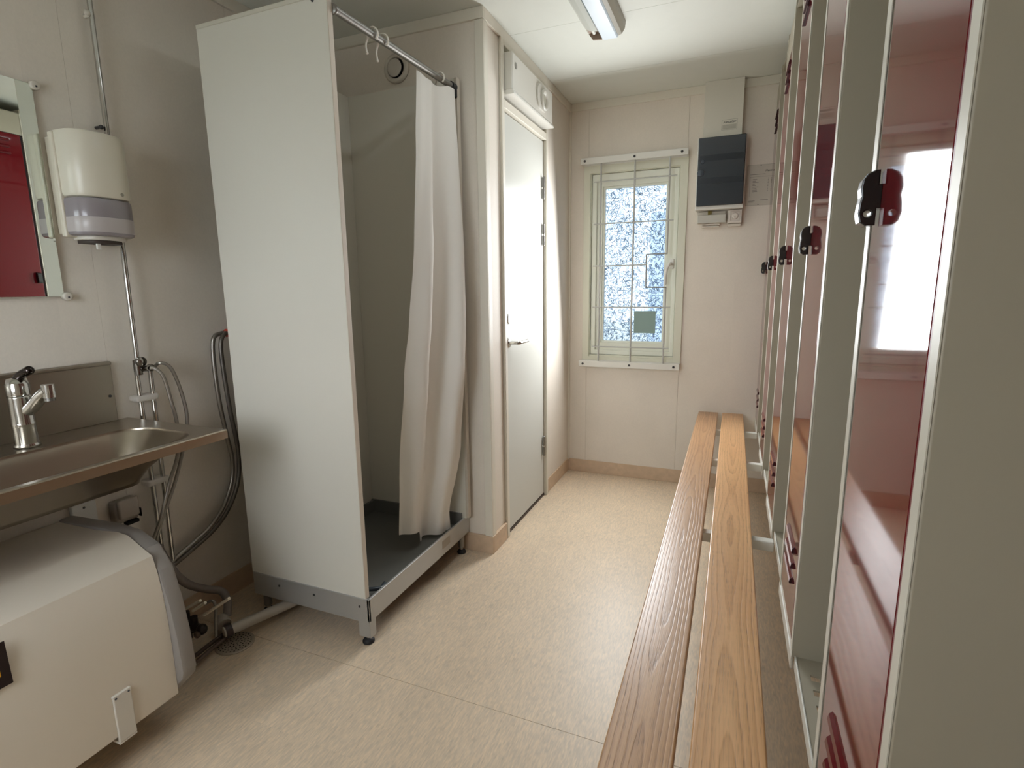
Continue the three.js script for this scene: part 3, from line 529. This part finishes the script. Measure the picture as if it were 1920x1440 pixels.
// paper towel dispenser
{
  const g = thing('towel_dispenser', 'white paper towel dispenser with a smoky lower window above the trough', 'paper dispenser', [-1.9, 1.41, -1.12]);
  const zc = -1.112, hw = 0.086;
  // body section in (x,z): rounded front
  const sec = (dep, half) => { const o = [[-1.866, zc + half]]; for (let i = 0; i <= 14; i++) { const a = Math.PI * (0.5 - i / 14); const k = Math.pow(Math.abs(Math.cos(a)), 0.7), s = Math.sign(Math.sin(a)) * Math.pow(Math.abs(Math.sin(a)), 0.75); o.push([-1.845 + (dep - 0.055) * k, zc + half * s]); } o.push([-1.866, zc - half]); return o; };
  const shell = (y0, y1, dep, half, bev) => toCreasedNormals(prism(sec(dep, half), 'y', y0, y1, bev), 0.62);
  part(g, 'cover', shell(1.545, 1.735, 0.14, hw, 0.012), M(0xd9d2c0, 0.3));
  part(g, 'lower_window', shell(1.435, 1.5455, 0.14, hw - 0.0008, 0.01), P(0x8d8588, 0.25, 0, { clearcoat: 0.3 }), 'smoky translucent lower window');
  part(g, 'paper_level', shell(1.44, 1.494, 0.1412, hw + 0.0002, 0.008), M(0xb5adaa, 0.3), 'pale paper showing in the window');
  part(g, 'back_plate', [R(-1.867, -1.845, 1.43, 1.728, zc + hw + 0.006, zc - hw - 0.002, 0.006), R(-1.8995, -1.866, 1.44, 1.718, zc + hw - 0.004, zc - hw + 0.03, 0.004)], M(0xd4ccb9, 0.35));
  part(g, 'outlet', [shell(1.424, 1.437, 0.115, 0.062, 0.002)], whitePl);
  part(g, 'paper_slot', shell(1.414, 1.4245, 0.105, 0.052, 0.001), M(0x3a2f28, 0.6), 'dark paper slot');
  part(g, 'paper_tip', R(-1.82, -1.812, 1.396, 1.416, zc + 0.03, zc + 0.018, 0.002), white, 'paper end sticking out');
  const e = new THREE.SphereGeometry(0.009, 16, 10); e.scale(0.25, 0.7, 1); e.translate(-1.7635, 1.562, zc - 0.03); part(g, 'emblem', e, M(0x9a9484, 0.4));
}
// pipes on the left wall
{
  const g = thing('water_pipe', 'chrome water pipe rising from the valve to the ceiling', 'pipe', [-1.86, 1.03, -1.186]);
  part(g, 'pipe', tube([[-1.861, 1.03, -1.186], [-1.861, 1.18, -1.186], [-1.863, 1.3, -1.188], [-1.874, 1.41, -1.196], [-1.8755, 1.55, -1.197], [-1.8755, 1.8, -1.197], [-1.8755, 2.1, -1.197], [-1.8755, H - 0.001, -1.197]], 0.0075, 80, 12), chrome);
  part(g, 'wall_clip', [rod([-1.899, 2.105, -1.192], [-1.876, 2.105, -1.192], 0.006), ball(-1.874, 2.108, -1.184, 0.009)], whitePl);
  part(g, 'wall_clip', [rod([-1.899, 1.78, -1.18], [-1.876, 1.78, -1.18], 0.005), ball(-1.875, 1.78, -1.181, 0.007)], screwMat);
}
{
  const g = thing('valve_manifold', 'chrome valve with two branch pipes on the wall beside the trough', 'valve', [-1.86, 0.2, -1.2]);
  part(g, 'valve_body', [rod([-1.86, 0.99, -1.184], [-1.86, 1.04, -1.184], 0.013), rod([-1.86, 1.008, -1.184], [-1.86, 1.008, -1.226], 0.011), ball(-1.86, 1.008, -1.226, 0.014), rod([-1.86, 1.008, -1.2], [-1.825, 1.012, -1.2], 0.010), lathe([[0, 0], [0.016, 0], [0.016, 0.012], [0, 0.014]], [-1.85, 1.035, -1.187], [1, 0, 0], 16)], M(0x8f8a84, 0.2, 1));
  part(g, 'branch_pipe', rod([-1.86, 1.0, -1.178], [-1.86, 0.21, -1.183], 0.0075, 14), chrome);
  part(g, 'branch_pipe', rod([-1.86, 1.0, -1.224], [-1.86, 0.25, -1.216], 0.0075, 14), chrome);
  for (const y of [0.908, 0.606]) part(g, 'clip', [R(-1.897, -1.848, y - 0.011, y + 0.011, -1.162, -1.238, 0.008, 3)], M(0xd6cfc6, 0.4), 'white twin pipe clip');
}
const hoseMat = M(0x9f9a92, 0.32, 0.85);
const hoseThing = (label, pts, r = 0.0058, mat = hoseMat, n = 60) => tag(part(scene, 'braided_hose', tube(pts, r, n, 10), mat), label, 'hose');
hoseThing('braided hose arching from the valve down behind the trough, the lower of the two arcs', [[-1.824, 1.012, -1.2], [-1.812, 1.008, -1.213], [-1.80, 0.975, -1.228], [-1.80, 0.89, -1.243], [-1.80, 0.80, -1.254], [-1.79, 0.70, -1.235], [-1.785, 0.61, -1.19], [-1.79, 0.50, -1.15], [-1.80, 0.42, -1.115]]);
hoseThing('braided hose arching from the valve down behind the trough, the upper of the two arcs', [[-1.86, 1.008, -1.2405], [-1.835, 1.024, -1.245], [-1.82, 1.0, -1.272], [-1.815, 0.9, -1.297], [-1.81, 0.80, -1.30], [-1.805, 0.70, -1.265], [-1.80, 0.6, -1.22], [-1.80, 0.49, -1.16], [-1.805, 0.41, -1.13]]);
{
  const g = thing('shower_hose', 'pair of grey hoses looping from a red connector behind the shower to the floor valves', 'hose', [-1.86, 0.3, -1.49]);
  part(g, 'hose', tube([[-1.86, 1.104, -1.55], [-1.86, 1.103, -1.515], [-1.86, 1.085, -1.482], [-1.86, 1.0, -1.473], [-1.86, 0.84, -1.478], [-1.86, 0.687, -1.496], [-1.86, 0.593, -1.508], [-1.86, 0.507, -1.497], [-1.86, 0.421, -1.452], [-1.86, 0.358, -1.385], [-1.86, 0.325, -1.31], [-1.86, 0.298, -1.235], [-1.86, 0.28, -1.20]], 0.0085, 90, 10), hoseMat);
  part(g, 'hose', tube([[-1.852, 1.104, -1.552], [-1.852, 1.10, -1.525], [-1.852, 1.06, -1.505], [-1.85, 0.95, -1.504], [-1.848, 0.80, -1.512], [-1.846, 0.68, -1.525], [-1.846, 0.59, -1.528], [-1.846, 0.49, -1.51], [-1.846, 0.40, -1.455], [-1.85, 0.34, -1.385], [-1.852, 0.305, -1.3], [-1.855, 0.282, -1.235], [-1.86, 0.268, -1.20]], 0.0085, 90, 10), M(0x6d675f, 0.4, 0.6));
  part(g, 'connector', [rod([-1.856, 1.104, -1.538], [-1.856, 1.104, -1.575], 0.016)], M(0xa8321f, 0.45), 'red connector');
}
// water heater under the trough
const heatMat = M(0xe3d9c8, 0.42);
{
  const g = thing('water_heater', 'boxy white water heater with a grey end cap hung under the trough', 'water heater', [-1.65, 0.1, -0.5]);
  const zE = -0.9, zN = 0.1;
  const prof = [[-1.88, 0.574], [-1.70, 0.578], [-1.60, 0.589], [-1.555, 0.586], [-1.461, 0.541], [-1.447, 0.49], [-1.437, 0.43], [-1.431, 0.36], [-1.428, 0.24], [-1.428, 0.12], [-1.436, 0.112], [-1.88, 0.112]];
    part(g, 'casing', toCreasedNormals(prism(prof, 'z', zE, zN), 0.4), heatMat);
  const cap = [[-1.885, 0.578], [-1.66, 0.59], [-1.565, 0.585], [-1.49, 0.556], [-1.445, 0.497], [-1.42, 0.40], [-1.405, 0.30], [-1.398, 0.19], [-1.405, 0.166], [-1.47, 0.10], [-1.885, 0.10]];
  part(g, 'end_cap', toCreasedNormals(prism(cap, 'z', zE - 0.001, zE - 0.046, 0.008), 0.5), M(0x938d87, 0.45), 'grey plastic end cap');
  const hb = part(g, 'bracket', [R(-1.427, -1.4195, 0.104, 0.236, -0.731, -0.776, 0.003), R(-1.47, -1.42, 0.098, 0.104, -0.731, -0.776, 0.002), R(-1.432, -1.42, 0.231, 0.238, -0.731, -0.776, 0.002)], M(0xdcd6ca, 0.35), 'white metal bracket');
  for (const z of [-0.737, -0.769]) part(hb, 'screw', ball(-1.4195, 0.231, z, 0.003), screwMat);
  const t = canvasTex(256, 256, (c, w, h) => { c.fillStyle = '#1a0608'; c.fillRect(0, 0, w, h); c.fillStyle = '#e0a60e'; c.beginPath(); const m = 44, q = 26; c.moveTo(m + q, m); c.lineTo(w - m - q, m); c.lineTo(w - m, m + q); c.lineTo(w - m, h - m - q); c.lineTo(w - m - q, h - m); c.lineTo(m + q, h - m); c.lineTo(m, h - m - q); c.lineTo(m, m + q); c.closePath(); c.fill(); c.fillStyle = '#1a0608'; c.beginPath(); c.moveTo(140, 60); c.lineTo(90, 140); c.lineTo(125, 140); c.lineTo(112, 198); c.lineTo(170, 112); c.lineTo(132, 112); c.closePath(); c.fill(); });
  const s = new THREE.BoxGeometry(0.0012, 0.1, 0.1); s.rotateZ(0.06); s.translate(-1.4315, 0.468, -0.502);
  part(g, 'warning_sticker', s, M(0xffffff, 0.45, 0, { map: t }), 'black and yellow warning sticker', true);
}
// sockets and plate under the trough
{
  const g = thing('wall_socket', 'grey surface-mounted socket on the wall under the trough', 'socket', [-1.9, 0.5, -1.08]);
  part(g, 'box', R(-1.899, -1.862, 0.5, 0.578, -1.05, -1.125, 0.008), M(0x9a9186, 0.45));
  part(g, 'lid', R(-1.863, -1.85, 0.514, 0.582, -1.056, -1.122, 0.006), M(0xa79d91, 0.4));
  part(g, 'opening', [R(-1.866, -1.852, 0.505, 0.535, -1.1235, -1.1275, 0.001), R(-1.87, -1.853, 0.489, 0.5005, -1.075, -1.118, 0.002)], hole, 'dark opening');
}
{
  const g = thing('mounting_plate', 'small white plate on the wall between trough and heater', 'plate', [-1.9, 0.53, -0.97]);
  part(g, 'plate', R(-1.899, -1.885, 0.52, 0.605, -0.938, -1.012, 0.006), M(0xcfd0cc, 0.35));
  part(g, 'screw', lathe([[0, 0], [0.004, 0], [0.003, 0.002], [0, 0.002]], [-1.885, 0.59, -0.975], [1, 0, 0], 10), screwMat);
}
// floor valves, drain and pipes by the shower
{
  const g = thing('safety_valve', 'dark valve group with pale levers near the floor behind the heater', 'valve', [-1.72, 0.06, -1.2]);
  part(g, 'valve_body', [R(-1.79, -1.69, 0.085, 0.125, -1.13, -1.17, 0.012), rod([-1.735, 0.05, -1.15], [-1.735, 0.15, -1.15], 0.017), rod([-1.79, 0.105, -1.15], [-1.66, 0.105, -1.15], 0.016), rod([-1.69, 0.09, -1.15], [-1.69, 0.145, -1.15], 0.013), ball(-1.655, 0.105, -1.15, 0.019), rod([-1.86, 0.225, -1.185], [-1.78, 0.12, -1.15], 0.01)], M(0x2c2522, 0.35, 0.4));
  part(g, 'valve_cap', [lathe([[0, 0], [0.012, 0], [0.011, 0.008], [0, 0.01]], [-1.65, 0.1, -1.131], [0.2, 0, 1], 16)], M(0x6b5f55, 0.3, 0.6));
  for (const [a, b] of [[[-1.736, 0.161, -1.15], [-1.643, 0.218, -1.15]], [[-1.687, 0.169, -1.15], [-1.62, 0.215, -1.15]], [[-1.634, 0.165, -1.15], [-1.501, 0.258, -1.15]]]) part(g, 'lever', rod(a, b, 0.0052, 10), M(0xe6dcc8, 0.4));
  part(g, 'outlet_pipe', tube([[-1.70, 0.16, -1.2], [-1.675, 0.172, -1.215], [-1.664, 0.15, -1.218], [-1.655, 0.1, -1.205], [-1.648, 0.05, -1.195]], 0.0055, 24, 8), galv);
}
hoseThing('thick grey waste hose curving from behind the heater down to the floor drain', [[-1.80, 0.40, -1.13], [-1.79, 0.33, -1.15], [-1.78, 0.265, -1.175], [-1.78, 0.21, -1.215], [-1.775, 0.165, -1.27], [-1.75, 0.14, -1.31], [-1.715, 0.11, -1.305], [-1.70, 0.06, -1.285]], 0.0145, M(0x7b716a, 0.5), 40);
{
  const g = thing('floor_drain', 'round perforated drain cover in the floor beside the shower leg', 'floor drain', [-1.615, 0, -1.24]);
  part(g, 'cover', lathe([[0, 0], [0.066, 0], [0.066, 0.003], [0.06, 0.005], [0, 0.005]], [-1.615, 0, -1.24], [0, 1, 0], 36), M(0xb3a694, 0.4, 0.5));
  const hs = []; for (let r = 0.012; r < 0.056; r += 0.0105) { const n = Math.round(r / 0.0021); for (let k = 0; k < n; k++) { const a = k / n * 6.283 + r * 90; hs.push(lathe([[0, 0], [0.0028, 0], [0.0028, 0.0004], [0, 0.0004]], [-1.615 + r * Math.cos(a), 0.005, -1.24 + r * Math.sin(a)], [0, 1, 0], 7)); } }
  const pm = part(g, 'perforations', hs, hole); pm.userData.kind = 'stuff';
}
{
  const g = thing('waste_pipe', 'pale plastic waste pipe running from the floor drain under the shower', 'pipe', [-1.6, 0.02, -1.36]);
  part(g, 'pipe', rod([-1.648, 0.045, -1.225], [-1.49, 0.052, -1.62], 0.019, 18), pvc);
  part(g, 'elbow', [tube([[-1.70, 0.012, -1.262], [-1.70, 0.05, -1.262], [-1.692, 0.066, -1.256], [-1.675, 0.066, -1.25]], 0.023, 24, 14), rod([-1.69, 0.066, -1.255], [-1.668, 0.058, -1.246], 0.025, 16)], M(0xa99f92, 0.4));
  part(g, 'collar', rod([-1.646, 0.045, -1.23], [-1.638, 0.0455, -1.25], 0.024, 18), M(0x3b2f2e, 0.4), 'dark collar');
}
for (const [pts, lab] of [[[[-1.665, 0.026, -1.255], [-1.663, 0.026, -1.18], [-1.648, 0.032, -1.09], [-1.632, 0.06, -0.95]], 'dark thin pipe on the floor beside the drain, the one nearer the wall'], [[[-1.641, 0.026, -1.235], [-1.634, 0.026, -1.16], [-1.615, 0.032, -1.08], [-1.592, 0.06, -0.95]], 'dark thin pipe on the floor beside the drain, the one farther from the wall']]) {
  const m = part(scene, 'floor_pipe', tube(pts, 0.0075, 30, 10), M(0x5b4c43, 0.35, 0.5)); tag(m, lab, 'pipe');
}

scene.traverse((o) => { if (o.isMesh) { o.castShadow = true; o.receiveShadow = true; } if (o.isLight && o.shadow) o.castShadow = true; });
renderer.render(scene, camera);
